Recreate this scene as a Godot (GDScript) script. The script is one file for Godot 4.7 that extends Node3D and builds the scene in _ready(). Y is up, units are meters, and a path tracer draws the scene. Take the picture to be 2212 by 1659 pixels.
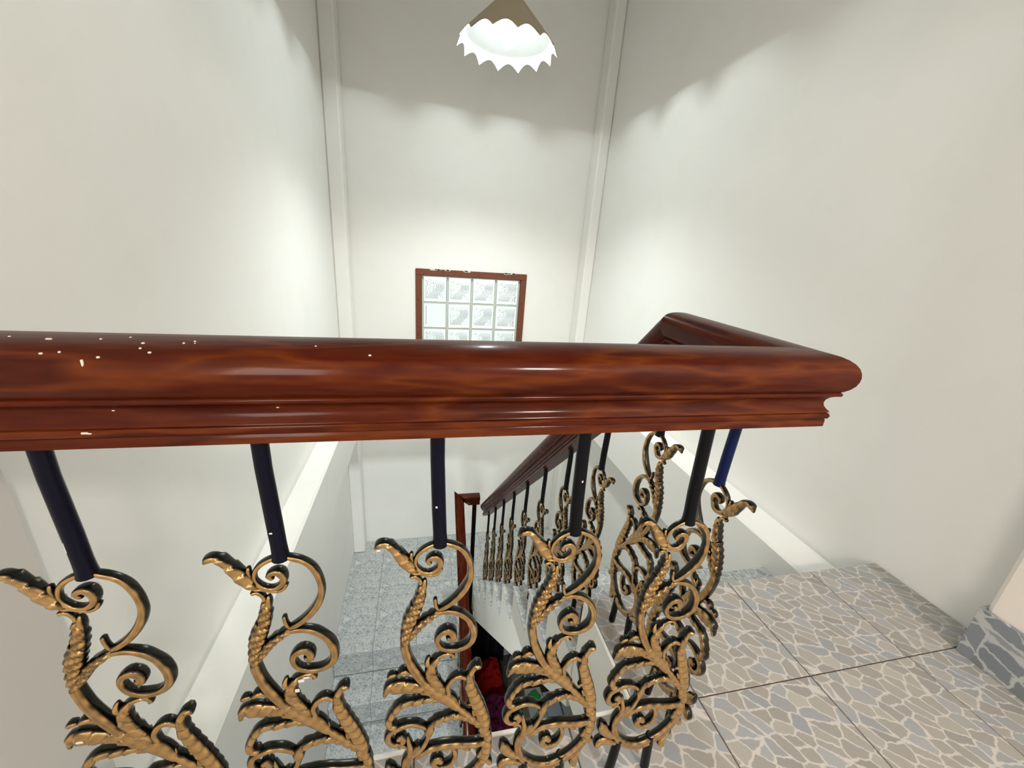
extends Node3D

# One unit is a metre. The upper floor lies at y = 0; the camera stands 1 m above it.
const XL := -0.72          # left wall
const XR := 1.614          # right wall
const ZB := -3.95          # back wall of the stairwell
const ZH := 2.3            # rear wall of the hall
const YC := 3.4            # ceiling
const YD := -4.385         # lower floor
const RISE := 0.235
const RUN := 0.2475
const ZE := -0.867         # floor edge where the upper flight starts
const ZF := -0.556         # floor edge under the front handrail
const XS := 0.486          # open side of the floor
const XT := 0.474          # open side of the upper flight
const YL := -2.27          # landing
const XW := 0.33           # open side of the lower flight
const ZL := -2.615         # landing edge where the lower flight starts
const DEEP := 0.0085       # half depth of the castings

var rng := RandomNumberGenerator.new()
var M := {}
var used := {}


class MB:
	var v := PackedVector3Array()
	var n := PackedVector3Array()
	var c := PackedColorArray()
	var t := PackedVector2Array()
	var ix := PackedInt32Array()

	func vert(p: Vector3, nn: Vector3, uv := Vector2.ZERO, col := Color.WHITE) -> int:
		v.append(p); n.append(nn); t.append(uv); c.append(col)
		return v.size() - 1

	func tri(a: int, b: int, d: int) -> void:
		var g := (v[d] - v[a]).cross(v[b] - v[a])
		if g.dot(n[a] + n[b] + n[d]) < 0.0:
			ix.append(a); ix.append(d); ix.append(b)
		else:
			ix.append(a); ix.append(b); ix.append(d)

	# flat polygon (convex) with its own normal, uv planar on the dominant axis
	func face(p: Array, nn: Vector3, s := 1.0, off := Vector2.ZERO) -> void:
		var first := v.size()
		for q in p:
			vert(q, nn, MB.planar(q, nn) * s + off)
		for k in range(1, p.size() - 1):
			tri(first, first + k, first + k + 1)

	static func planar(q: Vector3, nn: Vector3) -> Vector2:
		var a := nn.abs()
		if a.y >= a.x and a.y >= a.z:
			return Vector2(q.x, q.z)
		if a.x >= a.z:
			return Vector2(q.z, -q.y)
		return Vector2(q.x, -q.y)

	# a box with chamfered edges
	func box(lo: Vector3, hi: Vector3, b := 0.002, s := 1.0, off := Vector2.ZERO) -> void:
		var ce := (lo + hi) / 2.0
		var h := (hi - lo) / 2.0
		b = minf(b, minf(h.x, minf(h.y, h.z)) * 0.9)
		var axes := [Vector3.RIGHT, Vector3.UP, Vector3.BACK]
		for k in 3:
			var a: Vector3 = axes[k]
			var u: Vector3 = axes[(k + 1) % 3]
			var w: Vector3 = axes[(k + 2) % 3]
			var ha := h[k]
			var hu := h[(k + 1) % 3]
			var hw := h[(k + 2) % 3]
			for sg in [-1.0, 1.0]:
				var q := []
				for e in [[-1, -1], [1, -1], [1, 1], [-1, 1]]:
					q.append(ce + a * ha * sg + u * (hu - b) * e[0] + w * (hw - b) * e[1])
				face(q, a * sg, s, off)
				for sh in [-1.0, 1.0]:      # edge between +-a and +-u, along w
					var m: Vector3 = (a * sg + u * sh).normalized()
					face([ce + a * ha * sg + u * (hu - b) * sh - w * (hw - b), ce + a * ha * sg + u * (hu - b) * sh + w * (hw - b), ce + a * (ha - b) * sg + u * hu * sh + w * (hw - b), ce + a * (ha - b) * sg + u * hu * sh - w * (hw - b)], m, s, off)
		for sx in [-1.0, 1.0]:
			for sy in [-1.0, 1.0]:
				for sz in [-1.0, 1.0]:
					face([ce + Vector3(h.x * sx, (h.y - b) * sy, (h.z - b) * sz), ce + Vector3((h.x - b) * sx, h.y * sy, (h.z - b) * sz), ce + Vector3((h.x - b) * sx, (h.y - b) * sy, h.z * sz)], Vector3(sx, sy, sz).normalized(), s, off)

	# rows of points make a smooth skin; closed joins the last column to the first
	func skin(rows: Array, closed: bool, uvs: Array = [], cols: Array = [], out_of: Array = []) -> void:
		var first := v.size()
		var nr := rows.size()
		var nc: int = rows[0].size()
		for r in nr:
			var row: PackedVector3Array = rows[r]
			var up: PackedVector3Array = rows[maxi(r - 1, 0)]
			var dn: PackedVector3Array = rows[mini(r + 1, nr - 1)]
			for k in nc:
				var a: int = (k + nc - 1) % nc if closed else maxi(k - 1, 0)
				var b: int = (k + 1) % nc if closed else mini(k + 1, nc - 1)
				var g := (row[b] - row[a]).cross(dn[k] - up[k])
				if g.length_squared() < 1e-18:
					g = row[k] - out_of[r] if out_of.size() else Vector3.UP
				g = g.normalized()
				if out_of.size() and g.dot(row[k] - out_of[r]) < 0.0:
					g = -g
				vert(row[k], g, uvs[r][k] if uvs.size() else Vector2(k, r), cols[r][k] if cols.size() else Color.WHITE)
		for r in nr - 1:
			for k in (nc if closed else nc - 1):
				var k2 := (k + 1) % nc
				var i0 := first + r * nc + k
				var i1 := first + r * nc + k2
				tri(i0, i1, i0 + nc)
				tri(i1, i1 + nc, i0 + nc)

	# a round tube through points with radii
	func tube(p: Array, rad: Array, sides := 12, cap := true, col := Color.WHITE) -> void:
		var rows := []
		var cols := []
		var mids := []
		var d0: Vector3 = (p[1] - p[0]).normalized()
		var side := d0.cross(Vector3.RIGHT if absf(d0.x) < 0.9 else Vector3.UP).normalized()
		var at := range(p.size())
		for k in at:
			var d: Vector3 = (p[mini(k + 1, p.size() - 1)] - p[maxi(k - 1, 0)]).normalized()
			side = (side - d * side.dot(d)).normalized()
			var oth := d.cross(side)
			var row := PackedVector3Array()
			var cl := []
			for j in sides:
				var an := TAU * j / sides
				row.append(p[k] + (side * cos(an) + oth * sin(an)) * rad[k])
				cl.append(col)
			rows.append(row); cols.append(cl); mids.append(p[k])
		skin(rows, true, [], cols, mids)
		if cap:
			for e in [0, p.size() - 1]:
				var nn: Vector3 = -d0 if e == 0 else (p[e] - p[e - 1]).normalized()
				var i0 := vert(p[e], nn, Vector2.ZERO, col)
				var ring := []
				for q in rows[e]:
					ring.append(vert(q, nn, Vector2.ZERO, col))
				for j in sides:
					tri(i0, ring[j], ring[(j + 1) % sides])

	func mesh() -> ArrayMesh:
		var a := []
		a.resize(Mesh.ARRAY_MAX)
		a[Mesh.ARRAY_VERTEX] = v
		a[Mesh.ARRAY_NORMAL] = n
		a[Mesh.ARRAY_TEX_UV] = t
		a[Mesh.ARRAY_COLOR] = c
		a[Mesh.ARRAY_INDEX] = ix
		var m := ArrayMesh.new()
		m.add_surface_from_arrays(Mesh.PRIMITIVE_TRIANGLES, a)
		return m


# ---------------------------------------------------------------- naming
func numbered(called: String) -> String:
	var k: int = used.get(called, 0)
	used[called] = k + 1
	return called if k == 0 else "%s_%03d" % [called, k]


func tag(o: Node, label: String, category: String, group := "") -> void:
	o.set_meta("label", label)
	o.set_meta("category", category)
	if group:
		o.set_meta("group", group)


func obj(called: String, what: Variant, mat: Material, parent: Node = null) -> MeshInstance3D:
	var o := MeshInstance3D.new()
	o.mesh = what.mesh() if what is MB else what
	o.material_override = mat
	if parent == null:
		o.name = numbered(called)
		add_child(o)
	else:
		o.name = called
		parent.add_child(o, true)
	return o


func thing(called: String, at: Vector3, label: String, category: String, group := "") -> Node3D:
	var o := Node3D.new()
	o.name = numbered(called)
	o.position = at
	add_child(o)
	tag(o, label, category, group)
	return o


func struct(called: String, what: Variant, mat: Material, label: String, category: String) -> MeshInstance3D:
	var o := obj(called, what, mat)
	o.set_meta("kind", "structure")
	tag(o, label, category)
	return o


# ---------------------------------------------------------------- materials
func noise_tex(f: float, ramp: Array, size := 512, oct := 4, sd := 1, normal := false, kind := FastNoiseLite.TYPE_SIMPLEX_SMOOTH) -> NoiseTexture2D:
	var n := FastNoiseLite.new()
	n.seed = sd
	n.noise_type = kind
	n.frequency = f
	n.fractal_octaves = oct
	var t := NoiseTexture2D.new()
	t.width = size
	t.height = size
	t.seamless = true
	t.noise = n
	if normal:
		t.as_normal_map = true
		t.bump_strength = 4.0
	elif ramp.size():
		var g := Gradient.new()
		g.offsets = PackedFloat32Array(range(ramp.size()).map(func(k): return float(k) / (ramp.size() - 1)))
		g.colors = PackedColorArray(ramp)
		t.color_ramp = g
	return t


func mat(col: Color, rough := 0.6, metal := 0.0) -> StandardMaterial3D:
	var m := StandardMaterial3D.new()
	m.albedo_color = col
	m.roughness = rough
	m.metallic = metal
	return m


func c8(r: int, g: int, b: int) -> Color:
	return Color8(r, g, b)


# printed crazy-paving pattern of one ceramic tile: pieces of stone between pale joints
func paving(sd: int, cells: int, tints: Array, joint: Color, size := 440) -> ImageTexture:
	var r := RandomNumberGenerator.new()
	r.seed = sd
	var wide := cells + 12
	var seeds := []
	var tint := []
	for j in wide:
		for i in wide:
			var at := Vector2(i - 6 + r.randf(), j - 6 + r.randf())
			seeds.append(at)
			var c: Color = tints[r.randi() % tints.size()]
			tint.append(c.lightened(r.randf_range(0.0, 0.10)).darkened(r.randf_range(0.0, 0.07)))
	var wob := FastNoiseLite.new()
	wob.seed = sd
	wob.frequency = 0.03
	var grain := FastNoiseLite.new()
	grain.seed = sd + 5
	grain.frequency = 0.35
	var im := Image.create(size, size, false, Image.FORMAT_RGB8)
	var k := float(cells) / size
	var lean := deg_to_rad(38)
	var half := cells / 2.0
	for y in size:
		for x in size:
			var p := Vector2(x * k - half + wob.get_noise_2d(x, y) * 0.10, y * k - half + wob.get_noise_2d(x + 900, y) * 0.10).rotated(-lean)
			p = Vector2(p.x * 0.80, p.y * 1.25) + Vector2(half, half)
			var gx := int(floor(p.x)) + 6
			var gy := int(floor(p.y)) + 6
			var d1 := 9.0
			var d2 := 9.0
			var best := 0
			for jy in range(maxi(gy - 2, 0), mini(gy + 3, wide)):
				for jx in range(maxi(gx - 2, 0), mini(gx + 3, wide)):
					var s := jy * wide + jx
					var d: float = p.distance_to(seeds[s])
					if d < d1:
						d2 = d1
						d1 = d
						best = s
					elif d < d2:
						d2 = d
			var e := smoothstep(0.05, 0.14, d2 - d1)
			var c: Color = joint.lerp(tint[best], e)
			im.set_pixel(x, y, c.lightened(grain.get_noise_2d(x, y) * 0.06 + 0.02))
	im.generate_mipmaps()
	return ImageTexture.create_from_image(im)


func make_materials() -> void:
	var rough_wall := noise_tex(0.02, [], 512, 5, 3, true)
	var paint := noise_tex(0.006, [c8(238, 237, 232), c8(240, 239, 234), c8(241, 240, 236), c8(239, 238, 233)], 512, 4, 8)
	for w in [["wall", c8(255, 255, 255)], ["white", c8(253, 252, 250)], ["pink", c8(252, 243, 238)]]:
		var m := mat(w[1], 0.62)
		m.albedo_texture = paint
		m.uv1_scale = Vector3(0.6, 0.6, 0.6)
		m.normal_enabled = true
		m.normal_texture = rough_wall
		m.normal_scale = 0.035
		M[w[0]] = m
	M.shadow_grey = mat(c8(212, 208, 202), 0.6)  # tone of a shadow on the left wall, as a flat colour
	M.ceiling = mat(c8(238, 236, 230), 0.8)
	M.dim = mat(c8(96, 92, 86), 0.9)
	# varnished hardwood: streaks along u
	var w1 := mat(Color.WHITE, 0.34)
	w1.metallic_specular = 0.12
	w1.albedo_texture = noise_tex(0.006, [c8(58, 17, 7), c8(68, 22, 9), c8(82, 31, 11), c8(71, 23, 9), c8(97, 44, 15), c8(62, 19, 8), c8(80, 30, 11), c8(66, 21, 9)], 1024, 4, 21)
	w1.uv1_scale = Vector3(0.36, 2.2, 1)
	w1.detail_enabled = true
	w1.detail_blend_mode = BaseMaterial3D.BLEND_MODE_MUL
	w1.detail_albedo = noise_tex(0.05, [c8(222, 214, 210), c8(255, 255, 255), c8(238, 232, 228), c8(255, 250, 245)], 512, 2, 4)
	w1.clearcoat_enabled = true
	w1.clearcoat = 0.22
	w1.clearcoat_roughness = 0.12
	var nm := noise_tex(0.03, [], 512, 3, 5, true)
	w1.normal_enabled = true
	w1.normal_texture = nm
	w1.normal_scale = 0.05
	M.wood = w1
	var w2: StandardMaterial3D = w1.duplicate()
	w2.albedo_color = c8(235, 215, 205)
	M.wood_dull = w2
	var w3 := mat(c8(112, 60, 34), 0.45)
	w3.albedo_texture = noise_tex(0.02, [c8(200, 190, 180), c8(255, 255, 255), c8(225, 215, 210)], 256, 4, 12)
	M.frame = w3
	M.chip = mat(c8(214, 206, 196), 0.75)
	# black enamel and gold paint on the castings; the colour comes with the vertices
	var g := mat(Color.WHITE, 0.27, 0.8)
	g.vertex_color_use_as_albedo = true
	g.clearcoat_enabled = true
	g.clearcoat = 0.35
	g.clearcoat_roughness = 0.25
	M.gold = g
	M.iron = mat(c8(9, 10, 14), 0.3)
	M.iron.metallic_specular = 0.28
	M.iron_navy = M.iron.duplicate()
	M.iron_navy.albedo_color = c8(7, 7, 24)
	M.iron_blue = M.iron.duplicate()
	M.iron_blue.albedo_color = c8(14, 26, 66)
	M.black = mat(c8(6, 6, 6), 0.6)
	M.black.metallic_specular = 0.2
	var stones := [c8(186, 186, 183), c8(194, 188, 177), c8(182, 177, 168), c8(202, 196, 183), c8(184, 186, 186), c8(192, 186, 175)]
	var t1 := mat(c8(217, 217, 220), 0.28)
	t1.albedo_texture = paving(11, 9, stones, c8(234, 227, 217))
	M.tile = t1
	var cool := [c8(172, 177, 178), c8(182, 185, 184), c8(162, 168, 171), c8(190, 191, 188), c8(158, 163, 166)]
	var t2 := mat(Color.WHITE, 0.3)
	t2.albedo_texture = paving(23, 13, cool, c8(212, 213, 210))
	M.tile_cool = t2
	var t3 := mat(Color.WHITE, 0.3)
	t3.albedo_texture = paving(37, 6, [c8(128, 134, 141), c8(142, 146, 152), c8(118, 124, 127), c8(154, 158, 162)], c8(186, 188, 188))
	M.tile_base = t3
	M.grout = mat(c8(104, 84, 72), 0.9)
	M.strip = mat(c8(238, 236, 228), 0.5)
	var gl := mat(Color(0.975, 1.0, 0.99, 0.0), 0.02)
	gl.refraction_enabled = true
	gl.refraction_scale = 0.05
	M.glass = gl
	M.wing = mat(c8(156, 158, 154), 0.9)
	M.mortar = mat(c8(196, 202, 192), 0.8)
	M.shade_out = mat(c8(192, 178, 152), 0.7)
	M.shade_in = mat(c8(246, 248, 248), 0.55)
	var b := mat(c8(255, 255, 255), 0.4)
	b.emission_enabled = true
	b.emission = Color(0.94, 1.0, 0.99)
	b.emission_energy_multiplier = 3.6
	M.bulb = b
	var tb := mat(c8(255, 255, 255), 0.4)
	tb.emission_enabled = true
	tb.emission = Color(1.0, 0.94, 0.85)
	tb.emission_energy_multiplier = 3.0
	M.tube = tb
	M.panel = tb.duplicate()
	M.panel.emission_energy_multiplier = 0.9


# ---------------------------------------------------------------- balusters
# Strokes of the casting in millimetres: x, height above the foot, half width.
# g = grooved strap, p = plain strap, r = twisted rope, s = scalloped leaf
const STROKES := [
	["ring_scroll", "g", [0, 497, 3.5, 9, 502, 4.5, 19, 510, 5, 28.5, 520.5, 5.5, 37, 534, 5.5, 42.5, 549, 5, 43.5, 564, 4.5, 41, 579, 4.5, 36, 592.5, 4.5, 27.5, 603, 4, 16.5, 609.5, 4, 6, 613, 3.5, -6, 613, 3.5, -16, 609.5, 3.5, -25, 603, 3.5, -31, 594, 3, -32.5, 583, 3, -29, 574, 3.5, -22, 567.5, 3.5, -13.5, 565.5, 3.5, -6.5, 568, 4, -0.5, 574.5, 4.5, 1, 582.5, 5, -1.5, 589.5, 5.5, -6.5, 592.5, 5, -12.5, 591, 4.5, -16, 586.5, 4, -13, 581.5, 3]],
	["ring_scroll", "p", [2.5, 570, 2.5, -1, 563.5, 2.5, -9, 560, 2.5, -19, 562.5, 2.5, -27, 565.5, 2.5, -33, 565.5, 2.5, -37.5, 567, 1.5]],
	["rope_stem", "p", [-38, 560.5, 3, -33, 561.5, 3, -27.5, 556.5, 3, -25, 549.5, 3, -26.5, 542.5, 3.5]],
	["rope_stem", "p", [-20, 553, 2.5, -20.5, 547, 4, -22, 538, 4.5, -25, 525, 4]],
	["rope_stem", "r", [-25, 545, 4.5, -25, 537, 6.5, -26, 528, 8, -28.5, 517.5, 8.5, -31, 508.5, 9, -32, 507.5, 9.5, -37, 495.5, 10.5, -41, 483.5, 10.5, -45, 470, 8.5, -47.5, 457, 7.5, -48.5, 443.5, 7]],
	["rope_stem", "g", [-48.5, 449.5, 5, -49, 439.5, 6.5, -48, 429.5, 7, -44.5, 410.5, 7, -39, 392.5, 7.5, -32.5, 376.5, 7.5, -25.5, 362, 7, -16.5, 346.5, 7, -5.5, 331, 7, 7, 318.5, 6]],
	["spiral_scroll", "r", [-44.5, 446.5, 4, -40, 454.5, 6, -35, 462.5, 6.5, -28, 472, 6.5, -20, 480, 6, -10.5, 487, 5.5, -2.5, 492, 4.5]],
	["spiral_scroll", "g", [-4, 490.5, 4, 8, 492.5, 4.5, 19.5, 490.5, 4.5, 31.5, 484.5, 5, 42, 473.5, 5, 49, 460, 6, 52, 444.5, 6, 50, 430.5, 6, 43.5, 421.5, 5.5, 34, 416, 5, 23, 414.5, 5, 11.5, 417, 4.5, 3, 423.5, 4.5, -2, 435.5, 4.5, -0.5, 446, 5, 5, 453, 5.5, 13, 455.5, 6.5, 20, 450.5, 6.5, 21.5, 442, 6, 18.5, 437, 5, 14, 438.5, 3.5]],
	["spiral_scroll", "p", [-5.5, 516, 3, -5, 508, 3, -3, 500.5, 3, 1.5, 494, 3]],
	["leaf_finial", "s", [-32.5, 568, 2.5, -35, 573.5, 5.5, -41.5, 582.5, 9, -48, 592.5, 9, -54, 602.5, 7.5, -59.5, 610.5, 6, -65, 617.5, 5.5, -72.5, 621, 5, -79.5, 619, 4.5, -83.5, 613, 2]],
	["leaf_finial", "p", [-37.5, 600.5, 2.5, -38, 590.5, 3.5, -35.5, 578.5, 3.5, -31.5, 569.5, 2.5]],
	["acanthus_leaf", "s", [9.5, 318, 7.5, 3, 334.5, 9, -8, 360, 9.5, -11, 373.5, 9.5, -9.5, 386, 8, -4.5, 397, 5.5, 3, 403.5, 4, 12, 407, 3.5, 20, 404.5, 3.5, 23, 398.5, 3, 19.5, 396.5, 2]],
	["acanthus_leaf", "p", [-12.5, 386, 4, -16, 393, 5, -15.5, 400, 3.5, -13.5, 404, 2]],
	["acanthus_leaf", "p", [-16.5, 347, 8.5, -5, 330.5, 11.5, 7, 317.5, 12.5, 18.5, 305.5, 12, 26.5, 293, 9.5, 32.5, 284, 6.5]],
	["acanthus_leaf", "p", [19.5, 292.5, 3, 25, 287, 4, 32, 291.5, 4.5, 33.5, 299, 2.5]],
	["flower_leaf", "s", [-3, 320, 4.5, -12.5, 330, 6.5, -21.5, 338, 8, -31.5, 345, 9.5, -41, 348.5, 11, -50.5, 350.5, 13, -59.5, 352.5, 13.5, -67.5, 353.5, 12, -74, 353, 8.5, -78, 350.5, 4.5]],
	["flower_leaf", "p", [-75, 349, 5, -78.5, 343, 4, -80, 336, 3]],
	["flower_leaf", "p", [-42.5, 376.5, 3, -48.5, 384, 5, -54.5, 382.5, 5, -59, 377, 3.5]],
	["flower_leaf", "p", [-64, 379, 3.5, -70, 378.5, 4, -73.5, 374, 3]],
	["lower_leaf", "s", [3, 311.5, 5.5, -8.5, 315.5, 5.5, -20, 316, 6.5, -31, 314.5, 6.5, -43, 315, 6.5, -55, 314, 6.5, -64, 305, 6.5, -71, 292.5, 6, -75, 280, 6.5, -73, 267.5, 6.5, -66.5, 266, 5.5]],
	["lower_leaf", "p", [-17.5, 246, 4, -22.5, 252, 4.5, -31, 259.5, 5, -42, 263.5, 5, -54.5, 263.5, 5.5, -64.5, 259, 5.5, -73.5, 253.5, 5.5, -78, 242.5, 6, -75, 230, 6, -67.5, 223, 5.5, -58, 223, 5.5, -54, 230.5, 6.5, -58, 238, 7, -62, 234, 5.5]],
	["lower_leaf", "s", [71.5, 229.5, 5, 62, 243.5, 7, 53, 253, 7, 36, 264, 7, 22.5, 266.5, 7, 10, 263.5, 7, -2, 259.5, 7, -12, 250.5, 6]],
	["lower_leaf", "p", [-12, 250.5, 6, -13, 241, 9, -14, 230, 5.5, -17, 219.5, 5, -21.5, 208.5, 5.5, -28, 197.5, 5.5, -35.5, 188.5, 5.5]],
	["lower_leaf", "p", [-47.5, 232.5, 3, -45, 218, 4.5, -43.5, 203.5, 6, -43, 190.5, 6.5]],
	["lower_leaf", "p", [-61, 209.5, 3, -54.5, 212.5, 3.5, -48.5, 206, 3.5, -44.5, 193, 4]],
	["side_leaf", "s", [63.5, 364.5, 3, 62.5, 372.5, 6, 57.5, 371.5, 6, 53, 365, 5.5, 49.5, 355.5, 6, 50, 343.5, 7.5, 50, 331, 9, 55, 315, 10, 60.5, 296, 11, 67, 276.5, 11.5, 73, 256.5, 11, 77.5, 238, 11, 78.5, 222.5, 10, 78, 209.5, 8.5]],
	["side_leaf", "p", [45, 345.5, 3.5, 41, 351, 4.5, 33, 356, 5, 24.5, 352.5, 5, 18.5, 344, 5, 15.5, 335, 4.5, 16.5, 323, 4.5, 21.5, 308, 3.5]],
	["side_leaf", "p", [30.5, 290.5, 5, 39, 277.5, 6.5, 47.5, 264.5, 7, 58, 250.5, 7, 70.5, 233.5, 7]],
	["side_leaf", "p", [66, 260.5, 3, 61, 264.5, 6, 58.5, 269, 4]],
	["side_leaf", "p", [62.5, 286, 3, 56, 287.5, 4.5, 50, 285.5, 3]],
	["loop_scroll", "s", [82.5, 214, 8.5, 85.5, 197, 8, 84, 184, 9.5, 85, 168.5, 10, 83.5, 151, 9.5, 78.5, 137, 9]],
	["loop_scroll", "g", [78.5, 137, 9, 71, 120.5, 10, 57, 103, 11, 41.5, 92, 11.5, 25.5, 85.5, 11.5, 8, 83.5, 10.5, -12.5, 91.5, 10, -30, 107.5, 9, -43, 125.5, 8, -49.5, 144.5, 7.5, -51, 162.5, 8, -48, 178, 9, -40, 193, 8.5, -31, 203.5, 7]],
	["loop_scroll", "p", [82.5, 187, 5, 74, 185.5, 7, 64.5, 184.5, 7.5, 44.5, 188, 8, 25, 193.5, 8, 5.5, 196, 7.5, -11, 195, 7, -23.5, 189.5, 6, -33, 183, 6]],
	["loop_scroll", "p", [25.5, 189.5, 4, 29.5, 177.5, 5, 31, 164.5, 5, 26, 149.5, 5.5, 15.5, 141, 6, 4, 142, 6, -4.5, 153, 6.5, -3, 162, 8, 3.5, 161.5, 8, 7.5, 155, 5.5]],
	["loop_scroll", "p", [40.5, 184, 3.5, 49.5, 178.5, 5, 55.5, 168.5, 2.5]],
	["loop_scroll", "p", [61, 181, 4.5, 65.5, 174, 3.5, 70.5, 175.5, 3]],
	["loop_scroll", "p", [77, 164, 4, 73, 156.5, 5.5, 72.5, 147, 4]],
	["root_leaf", "p", [-47.5, 127, 5.5, -55.5, 132.5, 8, -64.5, 141, 9.5, -72.5, 151.5, 10.5, -76.5, 162.5, 10, -80, 171.5, 5]],
	["root_leaf", "p", [-42.5, 107, 5.5, -54, 115, 8, -66.5, 119, 10.5, -75.5, 118, 10.5, -80.5, 111, 6.5]],
	["root_leaf#2", "p", [70.5, 109, 6, 67, 95.5, 6.5, 64.5, 84.5, 9.5, 65, 72.5, 8.5, 67, 64.5, 4.5]],
	["root_leaf#3", "p", [84, 142.5, 5, 90.5, 132, 6.5, 93.5, 124, 4.5]],
]


func stroke(mb: MB, style: String, p: Array) -> void:
	var pts := []
	for k in range(0, p.size(), 3):
		pts.append(Vector3(p[k], p[k + 1], p[k + 2]) * 0.001)
	# even samples of a smooth curve
	var fine := []
	for k in pts.size() - 1:
		var a: Vector3 = pts[maxi(k - 1, 0)]
		var b: Vector3 = pts[k]
		var c: Vector3 = pts[k + 1]
		var d: Vector3 = pts[mini(k + 2, pts.size() - 1)]
		var steps := maxi(2, int(Vector2(b.x - c.x, b.y - c.y).length() / (0.0022 if style in "rs" else 0.003)))
		for j in steps:
			var q: Vector3 = b.cubic_interpolate(c, a, d, float(j) / steps)
			q.z = maxf(q.z, 0.001)
			fine.append(q)
	fine.append(pts[-1])
	var dir0 := Vector2(fine[0].x - fine[1].x, fine[0].y - fine[1].y).normalized()
	var dir1 := Vector2(fine[-1].x - fine[-2].x, fine[-1].y - fine[-2].y).normalized()
	var w0: float = fine[0].z
	var w1: float = fine[-1].z
	for e in [[0.45, 0.8], [0.8, 0.45], [0.95, 0.1]]:     # rounded tips
		fine.push_front(Vector3(pts[0].x + dir0.x * w0 * e[0], pts[0].y + dir0.y * w0 * e[0], w0 * e[1]))
		fine.push_back(Vector3(pts[-1].x + dir1.x * w1 * e[0], pts[-1].y + dir1.y * w1 * e[0], w1 * e[1]))
	var sides := 16
	var rows := []
	var mids := []
	var low := []
	var s := 0.0
	for k in fine.size():
		var q: Vector3 = fine[k]
		if k:
			s += Vector2(q.x - fine[k - 1].x, q.y - fine[k - 1].y).length()
		var t: Vector3 = fine[mini(k + 1, fine.size() - 1)] - fine[maxi(k - 1, 0)]
		var nrm := Vector2(-t.y, t.x).normalized()
		var deep := minf(DEEP, q.z * 1.5)
		var row := PackedVector3Array()
		for j in sides:
			var an := TAU * j / sides
			var ca := signf(cos(an)) * pow(absf(cos(an)), 0.75)
			var sa := signf(sin(an)) * pow(absf(sin(an)), 0.75)
			var fw := 1.0
			var fd := 1.0
			var dark := 0.0
			if style == "r":
				var ph := sin(TAU * s / 0.0118 + ca * 2.6)
				fw += 0.05 * ph
				fd += 0.20 * ph
				dark = 0.9 * smoothstep(-0.62, -0.98, ph)
			elif style == "s":
				var saw := fposmod(s / 0.0165 + absf(ca - 0.2) * 0.22, 1.0)      # overlapping lobes
				fw += 0.10 * (saw - 0.5) * (1.0 if ca < 0.0 else 0.45)
				fd += 0.30 * (saw - 0.5)
				dark = 0.85 * smoothstep(0.16, 0.0, saw) * smoothstep(0.75, 0.2, ca + 0.2)
			elif style == "g" and q.z > 0.004:
				var gr := exp(-pow((ca - 0.15) / 0.2, 2.0))
				fd -= 0.22 * gr
				dark = 0.55 * gr * float(absf(sa) > 0.3)
			row.append(Vector3(q.x + nrm.x * q.z * ca * fw, q.y + nrm.y * q.z * ca * fw, deep * sa * fd))
			low.append(dark)
		rows.append(row)
		mids.append(Vector3(q.x, q.y, 0))
	var first := mb.v.size()
	mb.skin(rows, true, [], [], mids)
	for k in low.size():
		var nn := mb.n[first + k]
		var at := mb.v[first + k]
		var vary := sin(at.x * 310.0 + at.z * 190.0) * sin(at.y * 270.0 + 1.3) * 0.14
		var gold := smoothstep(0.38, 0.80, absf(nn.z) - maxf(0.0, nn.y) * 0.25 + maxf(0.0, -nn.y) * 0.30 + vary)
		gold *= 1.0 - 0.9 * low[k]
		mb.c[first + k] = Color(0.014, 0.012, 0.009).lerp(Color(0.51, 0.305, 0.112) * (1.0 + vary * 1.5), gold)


func make_baluster(bar_top: float) -> Node3D:
	var root := Node3D.new()
	var parts := {}
	for st in STROKES:
		if not parts.has(st[0]):
			parts[st[0]] = MB.new()
		stroke(parts[st[0]], st[1], st[2])
	for called in parts:
		obj(called.get_slice("#", 0), parts[called], M.gold, root)
	var bar := MB.new()
	bar.tube([Vector3(-0.005, bar_top, 0), Vector3(-0.0045, 0.74, 0.0006), Vector3(-0.002, 0.665, -0.0005), Vector3(-0.0005, 0.632, 0), Vector3(0, 0.62, 0), Vector3(0, 0.611, 0)], [0.0093, 0.0091, 0.0094, 0.0093, 0.0097, 0.0108], 14, false)
	obj("bar", bar, M.iron, root)
	for e in [[-0.033, 0.112, -0.040], [0.037, 0.100, 0.043]]:
		var leg := MB.new()
		leg.tube([Vector3(e[0], e[1], 0), Vector3((e[0] + e[2]) / 2.0, 0.05, 0), Vector3(e[2], 0.006, 0), Vector3(e[2], 0.0, 0)], [0.0085, 0.0088, 0.009, 0.0085], 12)
		obj("leg", leg, M.iron, root)
	return root


func place_baluster(proto: Node3D, at: Vector3, turn: float, label: String, group: String, bar: Material = null) -> Node3D:
	var o: Node3D = proto.duplicate()
	o.name = numbered("baluster")
	o.position = at
	o.rotation.y = turn
	add_child(o)
	tag(o, label, "baluster", group)
	if bar:
		(o.get_node("bar") as MeshInstance3D).material_override = bar
	return o


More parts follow.
